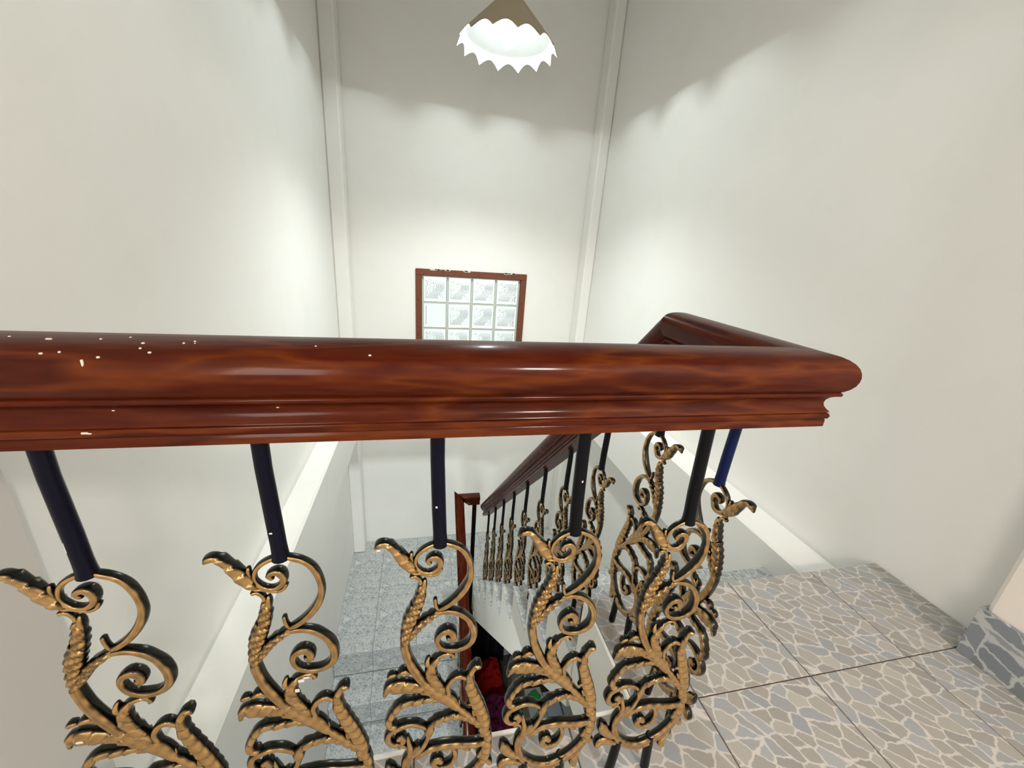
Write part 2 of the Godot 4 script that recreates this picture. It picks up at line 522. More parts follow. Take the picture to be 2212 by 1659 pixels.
# ---------------------------------------------------------------- handrails
const SPECKS := [
	[-0.3228, 0.8822, -0.4168, 0.0014, 0.0010],
	[-0.2903, 0.8752, -0.4104, 0.0010, 0.0038],
	[-0.3304, 0.8897, -0.4386, 0.0024, 0.0010],
	[-0.3103, 0.8833, -0.4183, 0.0010, 0.0010],
	[-0.2801, 0.8801, -0.4142, 0.0014, 0.0010],
	[-0.2923, 0.8899, -0.4411, 0.0010, 0.0010],
	[-0.2544, 0.8888, -0.4326, 0.0014, 0.0010],
	[-0.2524, 0.8862, -0.4239, 0.0010, 0.0010],
	[-0.2429, 0.8837, -0.4189, 0.0014, 0.0010],
	[-0.2219, 0.8891, -0.4340, 0.0010, 0.0010],
	[-0.2149, 0.8897, -0.4393, 0.0010, 0.0010],
	[-0.2128, 0.8892, -0.4344, 0.0007, 0.0007],
	[-0.2730, 0.8904, -0.4487, 0.0010, 0.0007],
	[-0.3631, 0.8902, -0.4441, 0.0010, 0.0007],
	[-0.0513, 0.8836, -0.4188, 0.0014, 0.0010],
	[-0.3115, 0.8033, -0.4208, 0.0029, 0.0010],
	[-0.3078, 0.8028, -0.4207, 0.0019, 0.0007],
	[-0.2889, 0.8231, -0.4283, 0.0014, 0.0006],
	[-0.1455, 0.8242, -0.4281, 0.0014, 0.0006],
	[-0.1050, 0.8888, -0.4328, 0.0010, 0.0007],
]
const HALF := [0, 0, 9, -0.3, 18, -1.2, 26, -3, 33, -6, 38.5, -10, 42.5, -15, 45, -21, 46, -27, 45.8, -33, 44.2, -39.5, 41, -45.5, 37, -50, 34.6, -52, 36.4, -53.2, 37, -55.4, 36, -57.6, 31.5, -59, 27.6, -62, 25, -66, 24.2, -70.5, 25.2, -75, 28, -79, 30.6, -81.4, 31.2, -83, 28.8, -83.8, 31.4, -85, 32.6, -88.4, 31.4, -92.4, 28.6, -93.6, 29.8, -95, 29.8, -105, 0, -105]


func profile(k := 1.0) -> PackedVector2Array:
	var a := PackedVector2Array()
	var n := HALF.size() / 2
	for i in n:
		a.append(Vector2(HALF[i * 2], HALF[i * 2 + 1]) * 0.001 * k)
	for i in range(n - 2, 0, -1):
		a.append(Vector2(-HALF[i * 2], HALF[i * 2 + 1]) * 0.001 * k)
	return a


# one straight length of handrail from p[i] to p[i + 1], mitred against its neighbours
func rail_length(p: Array, i: int, start := 0.0, k := 1.0) -> MB:
	var mb := MB.new()
	var prof := profile(k)
	var np := prof.size()
	var d: Vector3 = (p[i + 1] - p[i]).normalized()
	var side := d.cross(Vector3.UP).normalized()
	var up := side.cross(d)
	var ends := []
	for e in 2:
		var at: Vector3 = p[i + e]
		var m := d
		if i + e > 0 and i + e < p.size() - 1:
			m = ((p[i + e] - p[i + e - 1]).normalized() + (p[i + e + 1] - p[i + e]).normalized()).normalized()
		var ring := []
		for q in prof:
			var o: Vector3 = side * q.x + up * q.y
			ring.append(at + o - d * (o.dot(m) / d.dot(m)))
		ends.append(ring)
	var en := []
	for j in np:
		var t := prof[(j + 1) % np] - prof[j]
		var q := Vector2(-t.y, t.x).normalized()
		en.append(q)
	var arc := 0.0
	var lo: Vector3 = p[i]
	for j in np:
		var j2 := (j + 1) % np
		var na: Vector2 = en[j]
		var nb: Vector2 = en[j]
		if en[j].dot(en[(j + np - 1) % np]) > 0.75:
			na = (en[j] + en[(j + np - 1) % np]).normalized()
		if en[j].dot(en[j2]) > 0.75:
			nb = (en[j] + en[j2]).normalized()
		var len := prof[j].distance_to(prof[j2])
		var ids := []
		for e in 2:
			for s in 2:
				var q: Vector3 = ends[e][j if s == 0 else j2]
				var nn := na if s == 0 else nb
				ids.append(mb.vert(q, side * nn.x + up * nn.y, Vector2(start + (q - lo).dot(d), arc + len * s)))
		mb.tri(ids[0], ids[1], ids[2])
		mb.tri(ids[1], ids[3], ids[2])
		arc += len
	for e in 2:                                      # closed ends
		if (e == 0 and i == 0) or (e == 1 and i + 1 == p.size() - 1):
			var tr := Geometry2D.triangulate_polygon(prof)
			var f := mb.v.size()
			for j in np:
				mb.vert(ends[e][j], d if e else -d, Vector2(prof[j].x, prof[j].y) * Vector2(1, 3))
			for j in range(0, tr.size(), 3):
				mb.tri(f + tr[j], f + tr[j + 1], f + tr[j + 2])
	return mb


# ---------------------------------------------------------------- stairs
func prism(poly: Array, x0: float, x1: float) -> MB:      # outline in (z, y) drawn out along x
	var mb := MB.new()
	var pg := PackedVector2Array(poly)
	if Geometry2D.is_polygon_clockwise(pg):
		pg.reverse()
	var tr := Geometry2D.triangulate_polygon(pg)
	for e in 2:
		var nn := Vector3.LEFT if e == 0 else Vector3.RIGHT
		var f := mb.v.size()
		for q in pg:
			mb.vert(Vector3(x0 if e == 0 else x1, q.y, q.x), nn, Vector2(q.x, q.y))
		for j in range(0, tr.size(), 3):
			mb.tri(f + tr[j], f + tr[j + 1], f + tr[j + 2])
	for j in pg.size():
		var a := pg[j]
		var b := pg[(j + 1) % pg.size()]
		var t := (b - a).normalized()
		var nn := Vector3(0, -t.x, t.y)
		mb.face([Vector3(x0, a.y, a.x), Vector3(x1, a.y, a.x), Vector3(x1, b.y, b.x), Vector3(x0, b.y, b.x)], nn)
	return mb


func tile_piece(lo: Vector3, hi: Vector3, called: String, m: Material, parent: Node, shift: Vector3, size := 0.3335) -> void:
	var mb := MB.new()
	mb.box(lo, hi, 0.0014, 1.0 / size, Vector2(-lo.x, -lo.z) / size)     # the print starts at the tile's corner
	if rng.randi() % 2:
		for k in mb.t.size():
			mb.t[k] = Vector2(1, 1) - mb.t[k]
	var o := obj(called, mb, m, parent)
	o.position = -shift


# ---------------------------------------------------------------- the scene
func _ready() -> void:
	rng.seed = 7
	var cam := Camera3D.new()
	cam.name = "camera"
	cam.fov = 87.005
	cam.near = 0.02
	cam.far = 200.0
	cam.transform = Transform3D(Basis(Vector3(0.97593, 0.0701, 0.20652), Vector3(0.00242, 0.94339, -0.33167), Vector3(-0.21808, 0.32418, 0.92051)), Vector3(0, 1.0, 0))
	add_child(cam)
	cam.current = true
	var env := Environment.new()
	env.background_mode = Environment.BG_SKY
	var sky := Sky.new()
	var sm := ProceduralSkyMaterial.new()      # white overcast sky
	sm.sky_top_color = c8(225, 232, 240)
	sm.sky_horizon_color = c8(250, 252, 252)
	sm.ground_horizon_color = c8(214, 216, 214)
	sm.ground_bottom_color = c8(196, 196, 192)
	sm.sky_energy_multiplier = 1.65
	sm.ground_energy_multiplier = 1.0
	sky.sky_material = sm
	env.sky = sky
	env.tonemap_mode = Environment.TONE_MAPPER_LINEAR
	env.tonemap_exposure = 1.06
	env.sdfgi_enabled = true
	env.ssao_enabled = true
	env.ssil_enabled = true
	var we := WorldEnvironment.new()
	we.name = "environment"
	we.environment = env
	add_child(we)
	var tube := AreaLight3D.new()              # the wall lamp of the hall, behind the camera
	tube.name = "hall_lamp_glow"
	tube.area_size = Vector2(0.26, 0.26)
	tube.light_energy = 4.6
	tube.light_color = Color(1.0, 0.97, 0.935)
	tube.area_range = 14.0
	tube.area_attenuation = 2.0
	tube.shadow_enabled = true
	tube.position = Vector3(0.98, 2.45, 2.0)
	tube.rotation = Vector3(deg_to_rad(-38), deg_to_rad(6), 0)
	add_child(tube)
	var side := AreaLight3D.new()              # unseen light added at the left of the hall to brighten the right wall
	side.name = "added_side_light"
	side.area_size = Vector2(0.8, 0.8)
	side.light_energy = 1.95
	side.light_color = Color(1.0, 0.97, 0.94)
	side.area_range = 14.0
	side.area_attenuation = 2.0
	side.shadow_enabled = true
	side.position = Vector3(XL + 0.09, 1.30, 1.25)
	side.rotation = Vector3(0, deg_to_rad(-78), 0)
	add_child(side)
	var low := AreaLight3D.new()               # unseen light added one storey down to brighten landing and lower walls
	low.name = "added_lower_light"
	low.area_size = Vector2(0.58, 0.05)
	low.light_energy = 5.6
	low.light_color = Color(0.97, 1.0, 1.0)
	low.area_range = 14.0
	low.area_attenuation = 2.0
	low.shadow_enabled = true
	low.position = Vector3(-0.38, -0.52, 0.95)
	low.rotation = Vector3(deg_to_rad(-35), 0, 0)
	add_child(low)
	make_materials()
	build_room()
	build_stairs()
	build_window()
	build_rails()
	build_balusters()
	build_lamp()
	build_clutter()


func build_room() -> void:
	var mb := MB.new()
	mb.box(Vector3(XL - 0.14, YD - 0.1, ZB - 0.14), Vector3(XL, YC, ZH), 0.001)
	struct("wall_left", mb, M.wall, "cream painted left wall of the stairwell", "wall")
	mb = MB.new()
	mb.box(Vector3(XR, YD - 0.1, ZB - 0.14), Vector3(XR + 0.14, YC, ZH), 0.001)
	struct("wall_right", mb, M.wall, "cream painted right wall beside the upper flight and landing floor", "wall")
	mb = MB.new()                              # back wall round the window opening
	var hx := [-0.045, 0.995]
	var hy := [-0.375, 0.73]
	mb.box(Vector3(XL, YD - 0.1, ZB - 0.14), Vector3(hx[0], YC, ZB), 0.0005)
	mb.box(Vector3(hx[1], YD - 0.1, ZB - 0.14), Vector3(XR, YC, ZB), 0.0005)
	mb.box(Vector3(hx[0], hy[1], ZB - 0.14), Vector3(hx[1], YC, ZB), 0.0005)
	mb.box(Vector3(hx[0], YD - 0.1, ZB - 0.14), Vector3(hx[1], hy[0], ZB), 0.0005)
	struct("wall_back", mb, M.wall, "cream painted end wall with the glass block window", "wall")
	mb = MB.new()
	mb.box(Vector3(XL - 0.14, YD - 0.1, ZH), Vector3(XR + 0.14, YC, ZH + 0.14), 0.001)
	struct("wall_rear", mb, M.wall, "cream hall wall behind the viewer", "wall")
	mb = MB.new()
	mb.box(Vector3(XL - 0.14, YC, ZB - 0.14), Vector3(XR + 0.14, YC + 0.12, ZH + 0.14), 0.001)
	struct("ceiling", mb, M.ceiling, "plain pale ceiling over stairwell and hall", "ceiling")
	mb = MB.new()
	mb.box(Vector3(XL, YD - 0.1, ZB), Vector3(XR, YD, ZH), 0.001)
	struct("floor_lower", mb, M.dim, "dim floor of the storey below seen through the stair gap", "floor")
	# pilasters, beams and columns; bulkhead and lintel are added to cut off light
	for e in [["trim_1", Vector3(XL, YL, ZB), Vector3(-0.605, YC, -3.78), "narrow square pilaster in the left back corner"], ["trim_2", Vector3(1.52, YL, ZB), Vector3(XR, YC, -3.78), "narrow square pilaster in the right back corner"], ["trim_3", Vector3(XL, -0.77, -3.78), Vector3(-0.575, -0.385, -0.777), "concrete beam ledge along the left wall"], ["trim_4", Vector3(1.44, -0.54, -3.78), Vector3(XR, -0.12, ZE - 0.002), "concrete beam ledge along the right wall beyond the floor edge"], ["added_trim_7", Vector3(XL, -0.72, ZF + 0.01), Vector3(XR, -0.432, -0.40), "bulkhead added under the edge of the upper floor to cut off light from below"], ["added_trim_8", Vector3(XL, 2.04, 0.06), Vector3(XR, YC, 0.20), "lintel added above the viewer to keep hall light off the upper walls"], ["added_trim_5", Vector3(XL, YD, -0.775), Vector3(-0.70, YC, -0.35), "shallow added pilaster, its grey standing in for a shadow on the left wall"], ["trim_6", Vector3(1.497, 0.0, -0.545), Vector3(XR, YC, 0.25), "square column on the right wall above the tiled baseboard"]]:  # the grey pilaster stands in for a shadow on the left wall
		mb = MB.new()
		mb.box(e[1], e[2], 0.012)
		struct(e[0], mb, M.pink if e[0] == "trim_6" else M.shadow_grey if e[0] == "added_trim_5" else M.wall, e[3], "pilaster" if e[0] in ["trim_1", "trim_2"] else "beam" if e[0] in ["trim_3", "trim_4", "added_trim_7", "added_trim_8"] else "column")
	mb = MB.new()
	mb.box(Vector3(XS, YD, -0.80), Vector3(XR, -0.50, -0.74), 0.004)  # partition added to keep light out from under the upper flight
	struct("added_wall_understair", mb, M.dim, "partition added under the upper flight to keep light off the store", "wall")
	# upper floor: slab with its tiles
	mb = MB.new()
	mb.box(Vector3(XL, -0.43, ZF + 0.004), Vector3(XS + 0.006, -0.0035, ZH), 0.001)
	mb.box(Vector3(XS + 0.004, -0.43, ZE + 0.004), Vector3(XR, -0.0035, ZH), 0.001)
	var fl := struct("floor", mb, M.grout, "upper floor paved with crazy-paving patterned ceramic tiles", "floor")
	var nx := 0
	var lines_x := [XL, -0.684, -0.3505, -0.017, 0.3165, 0.65, 0.9835, 1.317, XR]
	var lines_z := [ZE, ZF]
	while lines_z[-1] < ZH:
		lines_z.append(minf(lines_z[-1] + 0.3335, ZH))
	for j in lines_z.size() - 1:
		for i in lines_x.size() - 1:
			var x0: float = lines_x[i]
			var x1: float = lines_x[i + 1]
			if j == 0:
				x0 = maxf(x0, XS)
			elif lines_z[j] < 0.25:
				x1 = minf(x1, 1.497)
			if x1 - x0 < 0.02:
				continue
			var g := 0.0016
			var zlo: float = lines_z[j] + (0.0 if j == 0 or (j == 1 and x0 < XS - 0.1) else g)
			tile_piece(Vector3(x0 + g, -0.012, zlo), Vector3(x1 - g, 0.0, lines_z[j + 1] - g), "floor_tile", M.tile, fl, Vector3.ZERO)
	mb = MB.new()                              # whitewashed edge of the slab
	mb.box(Vector3(XL, -0.43, ZF - 0.012), Vector3(XS + 0.004, 0.0, ZF - 0.0005), 0.003)
	obj("slab_edge", mb, M.strip, fl)
	mb = MB.new()
	mb.box(Vector3(XS - 0.008, -0.43, ZE), Vector3(XS + 0.0005, 0.0, ZF - 0.012), 0.003)
	obj("slab_edge", mb, M.white, fl)
	# tiled baseboard on the right column
	var bb := Node3D.new()
	bb.name = "baseboard_right"
	bb.position = Vector3(1.49, 0, -0.54)
	add_child(bb)
	bb.set_meta("kind", "structure")
	tag(bb, "grey stone-patterned tile baseboard at the foot of the right column", "baseboard")
	for k in 3:
		var lo := Vector3(1.484, 0.0, -0.551 + k * 0.27)
		tile_piece(lo, Vector3(1.4965, 0.158, lo.z + 0.2685), "baseboard_tile", M.tile_base, bb, bb.position)
	mb = MB.new()
	mb.box(Vector3(1.4965, 0.0, -0.553), Vector3(1.53, 0.158, -0.5455), 0.002)
	var cap := obj("edge_trim", mb, mat(c8(160, 164, 164), 0.5), bb)
	cap.position = -bb.position


func build_stairs() -> void:
	var at := Vector3(0.5, YD, -2.6)
	var st := thing("staircase", at, "white concrete staircase with tiled treads, two flights and a half landing", "stairs")
	# upper flight: stepped white body
	var poly := []
	var n := 9
	for k in n:
		poly.append(Vector2(ZE - k * RUN, -RISE * (k + 1) - 0.012))
		poly.append(Vector2(ZE - (k + 1) * RUN, -RISE * (k + 1) - 0.012))
	var ze := ZE - n * RUN
	poly.append(Vector2(ze, YL - 0.012))
	poly.append(Vector2(ze, YL - 0.16))
	poly.append(Vector2(-2.80, -2.30))
	poly.append(Vector2(-0.86, -0.46))
	poly.append(Vector2(ZE, -0.43))
	var o := obj("upper_flight", prism(poly, XT, XR - 0.004), M.white, st)
	o.position = -at
	for k in n:
		var z1 := ZE - k * RUN + 0.0
		var z0 := z1 - RUN - 0.008
		var y := -RISE * (k + 1)
		var right := 1.438 if k < 2 else XR - 0.002
		var xs := [XT - 0.004, XT + 0.10 + 0.3 * fposmod(k * 0.37, 1.0)]
		while xs[-1] + 0.345 < right - 0.03:
			xs.append(xs[-1] + 0.345)
		xs.append(right)
		for i in xs.size() - 1:
			tile_piece(Vector3(xs[i] + (0.0012 if i else 0.0), y - 0.012, z0), Vector3(xs[i + 1] - 0.0012, y, z1 - 0.002), "tread_tile", M.tile_cool, st, at, 0.42)
	# half landing
	var mb := MB.new()
	mb.box(Vector3(XL + 0.004, YL - 0.16, ZB + 0.004), Vector3(XR - 0.004, YL - 0.012, ze - 0.002), 0.001)
	mb.box(Vector3(XL + 0.004, YL - 0.16, ze - 0.002), Vector3(XW, YL - 0.012, ZL), 0.001)
	o = obj("landing_slab", mb, M.white, st)
	o.position = -at
	var lx := [XL, -0.405, -0.05, 0.30, 0.65, 1.0, 1.35, XR]
	var lz := [ZB, -3.27, ZL + 0.01]
	for j in 2:
		for i in lx.size() - 1:
			var z1: float = lz[j + 1]
			var x1: float = lx[i + 1]
			if j == 1 and lx[i] >= 0.3:
				z1 = ze - 0.001
			tile_piece(Vector3(lx[i] + 0.001, YL - 0.012, lz[j] + 0.001), Vector3(x1 - 0.001, YL, z1 - 0.001), "landing_tile", M.tile_cool, st, at, 0.36)
	tile_piece(Vector3(0.301, YL - 0.012, ze), Vector3(XW, YL, ZL + 0.01), "landing_tile", M.tile_cool, st, at, 0.36)
	# lower flight, coming down towards the viewer
	poly = [Vector2(ZL, YL - 0.012)]
	n = 8
	for k in n:
		poly.append(Vector2(ZL + k * RUN, YL - RISE * (k + 1) - 0.012))
		poly.append(Vector2(ZL + (k + 1) * RUN, YL - RISE * (k + 1) - 0.012))
	var zend := ZL + n * RUN
	poly.append(Vector2(zend, YD + 0.001))
	poly.append(Vector2(zend - 0.35, YD + 0.001))
	poly.append(Vector2(ZL - 0.1, YL - 0.40))
	poly.append(Vector2(ZL - 0.1, YL - 0.012))
	o = obj("lower_flight", prism(poly, XL + 0.004, XW - 0.006), M.white, st)
	o.position = -at
	for k in n:
		var z0 := ZL + k * RUN
		var y := YL - RISE * (k + 1)
		var xs := [XL + 0.002, -0.405, -0.05, 0.30, XW]
		for i in xs.size() - 1:
			tile_piece(Vector3(xs[i] + 0.001, y - 0.012, z0 + 0.012), Vector3(xs[i + 1] - 0.001, y, z0 + RUN + 0.018), "tread_tile", M.tile_cool, st, at, 0.36)
			tile_piece(Vector3(xs[i] + 0.001, y + 0.001, z0), Vector3(xs[i + 1] - 0.001, y + RISE - 0.013, z0 + 0.011), "riser_tile", M.tile_cool, st, at, 0.36)


func glass_block(relief: bool) -> ArrayMesh:
	var mb := MB.new()
	var w := 0.2135
	var h := 0.2285
	var d := 0.075
	var m := 72
	var rows := []
	var wob := FastNoiseLite.new()
	wob.seed = 5
	wob.frequency = 0.11
	for j in m + 1:
		var row := PackedVector3Array()
		for i in m + 1:
			var u := float(i) / m
			var v := float(j) / m
			var edge := minf(minf(u, 1.0 - u), minf(v, 1.0 - v))
			var z := 0.0
			if edge < 0.03:
				z = -0.010 * (1.0 - sqrt(maxf(0.0, 1.0 - pow(1.0 - edge / 0.03, 2.0))))
			elif edge > 0.09:
				var fade := smoothstep(0.09, 0.13, edge)
				z = -0.004 * fade
				if relief:
					var a := u - 0.56 - 0.20 * sin((v - 0.1) * 6.0)
					if absf(a) < 0.24:
						z += fade * 0.0048 * sin(a * 84.0)
					else:
						z += fade * 0.011 * wob.get_noise_2d(i * 1.5, j * 1.5)
				else:
					z += fade * 0.0012 * wob.get_noise_2d(i * 0.5, j * 0.5)
			row.append(Vector3((u - 0.5) * w, (0.5 - v) * h, z))
		rows.append(row)
	mb.skin(rows, false, [], [], range(m + 1).map(func(j): return Vector3(0, (0.5 - float(j) / m) * h, -5.0)))
	# sides and back close the solid
	var f := -0.010
	for s in [-1.0, 1.0]:
		mb.face([Vector3(s * w / 2, -h / 2, f), Vector3(s * w / 2, h / 2, f), Vector3(s * w / 2, h / 2, -d), Vector3(s * w / 2, -h / 2, -d)], Vector3(s, 0, 0))
		mb.face([Vector3(-w / 2, s * h / 2, f), Vector3(w / 2, s * h / 2, f), Vector3(w / 2, s * h / 2, -d), Vector3(-w / 2, s * h / 2, -d)], Vector3(0, s, 0))
	mb.face([Vector3(-w / 2, -h / 2, -d), Vector3(w / 2, -h / 2, -d), Vector3(w / 2, h / 2, -d), Vector3(-w / 2, h / 2, -d)], Vector3(0, 0, -1))
	return mb.mesh()


func build_window() -> void:
	var x0 := -0.052
	var x1 := 1.002
	var y0 := -0.385
	var y1 := 0.738
	var wd := Node3D.new()
	wd.name = "window_1"
	wd.position = Vector3(0.475, y0, ZB)
	add_child(wd)
	wd.set_meta("kind", "structure")
	tag(wd, "glass block window in a chipped brown wooden frame", "window")
	var t := 0.058
	for e in [[Vector3(x0, y0, 0), Vector3(x0 + t, y1 - t, 0)], [Vector3(x1 - t, y0, 0), Vector3(x1, y1 - t, 0)], [Vector3(x0, y1 - t, 0), Vector3(x1, y1, 0)], [Vector3(x0 + t, y0, 0), Vector3(x1 - t, y0 + t, 0)]]:
		var mb := MB.new()
		mb.box(e[0] + Vector3(0, 0, ZB - 0.10), e[1] + Vector3(0, 0, ZB + 0.016), 0.004, 3.0)
		obj("frame", mb, M.frame, wd).position = -wd.position
	var mm := [glass_block(true), glass_block(false)]
	var px := 0.2316
	var py := 0.2470
	var gx := x0 + t + px / 2.0 + 0.0055
	var gy := y1 - t - py / 2.0 - 0.002
	for r in 4:
		for c in 4:
			var b := obj("glass_block", mm[1 if r == 1 and c == 0 else 0], M.glass, wd)
			b.position = Vector3(gx + c * px, gy - r * py, ZB - 0.012) - wd.position
			if (r * 3 + c) % 5 == 4:
				b.rotation.z = 0.012
	var mo := MB.new()                         # cement joints between the blocks
	for c in 5:
		mo.box(Vector3(gx - px / 2 + c * px - 0.0085, y0 + t, ZB - 0.08), Vector3(gx - px / 2 + c * px + 0.0085, y1 - t, ZB - 0.021), 0.002)
	for r in 5:
		mo.box(Vector3(x0 + t, gy + py / 2 - r * py - 0.0085, ZB - 0.079), Vector3(x1 - t, gy + py / 2 - r * py + 0.0085, ZB - 0.022), 0.002)
	obj("joints", mo, M.mortar, wd).position = -wd.position
	var ch := MB.new()                         # flaked white paint on the frame's top edge
	var r2 := RandomNumberGenerator.new()
	r2.seed = 4
	for k in 14:
		var x := lerpf(x0 + 0.03, x1 - 0.05, r2.randf())
		var l := r2.randf_range(0.01, 0.07)
		ch.box(Vector3(x, y1 - r2.randf_range(0.004, 0.012), ZB + 0.004), Vector3(x + l, y1 + 0.003, ZB + 0.0175), 0.001)
	var flk := obj("paint_flakes", ch, M.chip, wd)
	flk.position = -wd.position
	flk.set_meta("kind", "stuff")


	var nb := MB.new()  # wall added outside so that the glass blocks refract some contrast
	nb.box(Vector3(-0.45, YD - 0.3, -7.4), Vector3(2.15, 0.9, -7.1), 0.02)
	var ng := obj("added_outer_wall", nb, mat(c8(226, 226, 220), 0.9))
	tag(ng, "pale wall added outside to give contrast in the glass block window", "wall")
	ng.set_meta("kind", "structure")
	for e in [[-6.0, -0.47], [2.17, 7.0]]:  # darker wings added to draw grey lines in the ridged glass
		var wing := MB.new()
		wing.box(Vector3(e[0], YD - 0.3, -7.3), Vector3(e[1], 2.4, -6.7), 0.02)
		obj("added_wing", wing, M.wing, ng)
	var yd := MB.new()
	yd.box(Vector3(-6, YD - 0.3, -7.1), Vector3(7, YD - 0.12, ZB - 0.16), 0.02)
	var yo := obj("yard", yd, mat(c8(205, 204, 198), 0.9))
	tag(yo, "pale concrete yard outside, behind the glass block window", "ground")
	yo.set_meta("kind", "structure")


func build_rails() -> void:
	var xr := 0.533
	var y := 0.8905
	var z := -0.453
	var sl := 0.932
	var p := [Vector3(-0.699, y, z), Vector3(xr, y, z), Vector3(xr, y, -0.765), Vector3(xr, y - sl * (2.905 - 0.765), -2.905)]
	var h := thing("handrail", Vector3(0, 0, z), "glossy reddish-brown moulded wooden handrail across the front, turning down the upper flight", "handrail")
	var names := ["front_rail", "return_rail", "sloping_rail"]
	for k in 3:
		var o := obj(names[k], rail_length(p, k, k * 1.3), M.wood if k == 0 else M.wood_dull, h)
		o.position = -h.position
	var sp := MB.new()                         # specks of white paint on the front rail
	for e in SPECKS:
		sp.box(Vector3(e[0], e[1], e[2]) - Vector3(e[3], e[4], 0.0012), Vector3(e[0], e[1], e[2]) + Vector3(e[3], e[4], 0.0009), 0.0006)
	var spo := obj("paint_specks", sp, M.chip, h)
	spo.position = -h.position
	spo.set_meta("kind", "stuff")
	var q := [Vector3(0.487, -1.045, -2.955), Vector3(0.312, -1.045, -2.955), Vector3(0.312, -1.045 - 0.95 * 2.2, -0.755)]
	var h2 := thing("handrail", Vector3(0.312, YL, -2.955), "plain reddish-brown handrail of the lower flight with a short level end at the landing", "handrail")
	for k in 2:
		obj(["level_rail", "sloping_rail"][k], rail_length(q, k, 3.0 + k, 0.86), M.wood_dull, h2).position = -h2.position
	var nw := thing("newel_post", Vector3(0.445, YL - 0.2, -2.955), "thin black iron post under the level end of the lower handrail", "post")
	var mb := MB.new()
	mb.box(Vector3(0.429, YL - 0.18, -2.972), Vector3(0.463, -1.13, -2.938), 0.004)
	obj("post", mb, M.black, nw).position = -nw.position
	mb = MB.new()
	mb.box(Vector3(0.375, -2.315, -2.86), Vector3(0.466, -2.285, -2.835), 0.003)
	mb.box(Vector3(0.436, -2.31, -2.968), Vector3(0.456, -2.29, -2.84), 0.003)
	obj("bracket", mb, M.black, nw).position = -nw.position
	mb = MB.new()
	mb.box(Vector3(0.4645, -2.325, -2.875), Vector3(0.4735, -2.275, -2.82), 0.002)
	obj("wall_plate", mb, M.chip, nw).position = -nw.position


const CHIPS := [[[-6, 655, 1.6, 7, 6.4], [-62, 352, 4, 2, 8.3]], [[-4, 655, 1.8, 1.2, 8.2], [6, 402, 4, 2.5, 7.0], [13, 406, 4, 1.6, 6.6], [0, 386, 3, 3, 8.4]], [[-5, 676, 1.8, 1.6, 7.6], [-79, 615, 2.4, 1.4, 7.2]], [[-3, 702, 1.2, 1.6, 8.6]], []]


func build_balusters() -> void:
	var proto := make_baluster(0.795)
	var g := "cast iron balusters with gilded scrolls along the front handrail"
	var words := ["leftmost baluster under the front handrail, black bar and gilded scrolls, partly cut by the frame", "second baluster from the left under the front handrail, gilded scrolls with bare white chips", "middle baluster under the front handrail, gilded scrolls in front of the lower flight", "fourth baluster from the left under the front handrail, against the white stringer", "rightmost baluster under the front handrail at the corner, gilded scrolls above the floor tiles"]
	var xs := [-0.372, -0.172, 0.0238, 0.217, 0.405]
	for k in 5:
		var o := place_baluster(proto, Vector3(xs[k], 0, -0.453), 0.0, words[k], g, M.iron_navy if k < 3 else null)
		for e in CHIPS[k]:                         # bare spots where the paint has come off
			var mb := MB.new()
			mb.box(Vector3(e[0] - e[2], e[1] - e[3], e[4]) * 0.001, Vector3(e[0] + e[2], e[1] + e[3], e[4] + 1.0) * 0.001, 0.0006)
			obj("paint_chip", mb, M.chip, o)
	g = "cast iron balusters with gilded scrolls on the short return and the upper flight"
	place_baluster(proto, Vector3(0.533, 0, -0.545), PI / 2, "baluster with a bright blue bar just behind the front corner of the handrail", g, M.iron_blue)
	place_baluster(proto, Vector3(0.533, 0, -0.745), PI / 2, "baluster at the back corner of the return handrail, dark bar and gilded bird-like leaf", g)
	words = ["gilded baluster on the top step of the upper flight", "gilded baluster on the second step down of the upper flight", "gilded baluster on the third step down of the upper flight", "gilded baluster on the fourth step down of the upper flight", "gilded baluster on the fifth step down of the upper flight", "gilded baluster on the sixth step down of the upper flight", "gilded baluster on the seventh step down of the upper flight", "lowest gilded baluster of the upper flight, beside the end of its handrail"]
	for k in 8:
		place_baluster(proto, Vector3(0.533, -RISE * (k + 1), ZE - (k + 0.5) * RUN), PI / 2, words[k], g)
	proto.free()
	proto = make_baluster(0.89)
	g = "gilded balusters seen edge-on under the lower handrail"
	words = ["gilded baluster on the top step of the lower flight, seen edge-on", "gilded baluster on the second step down of the lower flight, seen edge-on", "gilded baluster on the third step down of the lower flight, seen edge-on", "gilded baluster on the fourth step down of the lower flight, seen edge-on", "gilded baluster on the fifth step down of the lower flight, seen edge-on"]
	for k in 5:
		place_baluster(proto, Vector3(0.308, YL - RISE * (k + 1), ZL + (k + 0.5) * RUN), -PI / 2, words[k], g)
	proto.free()


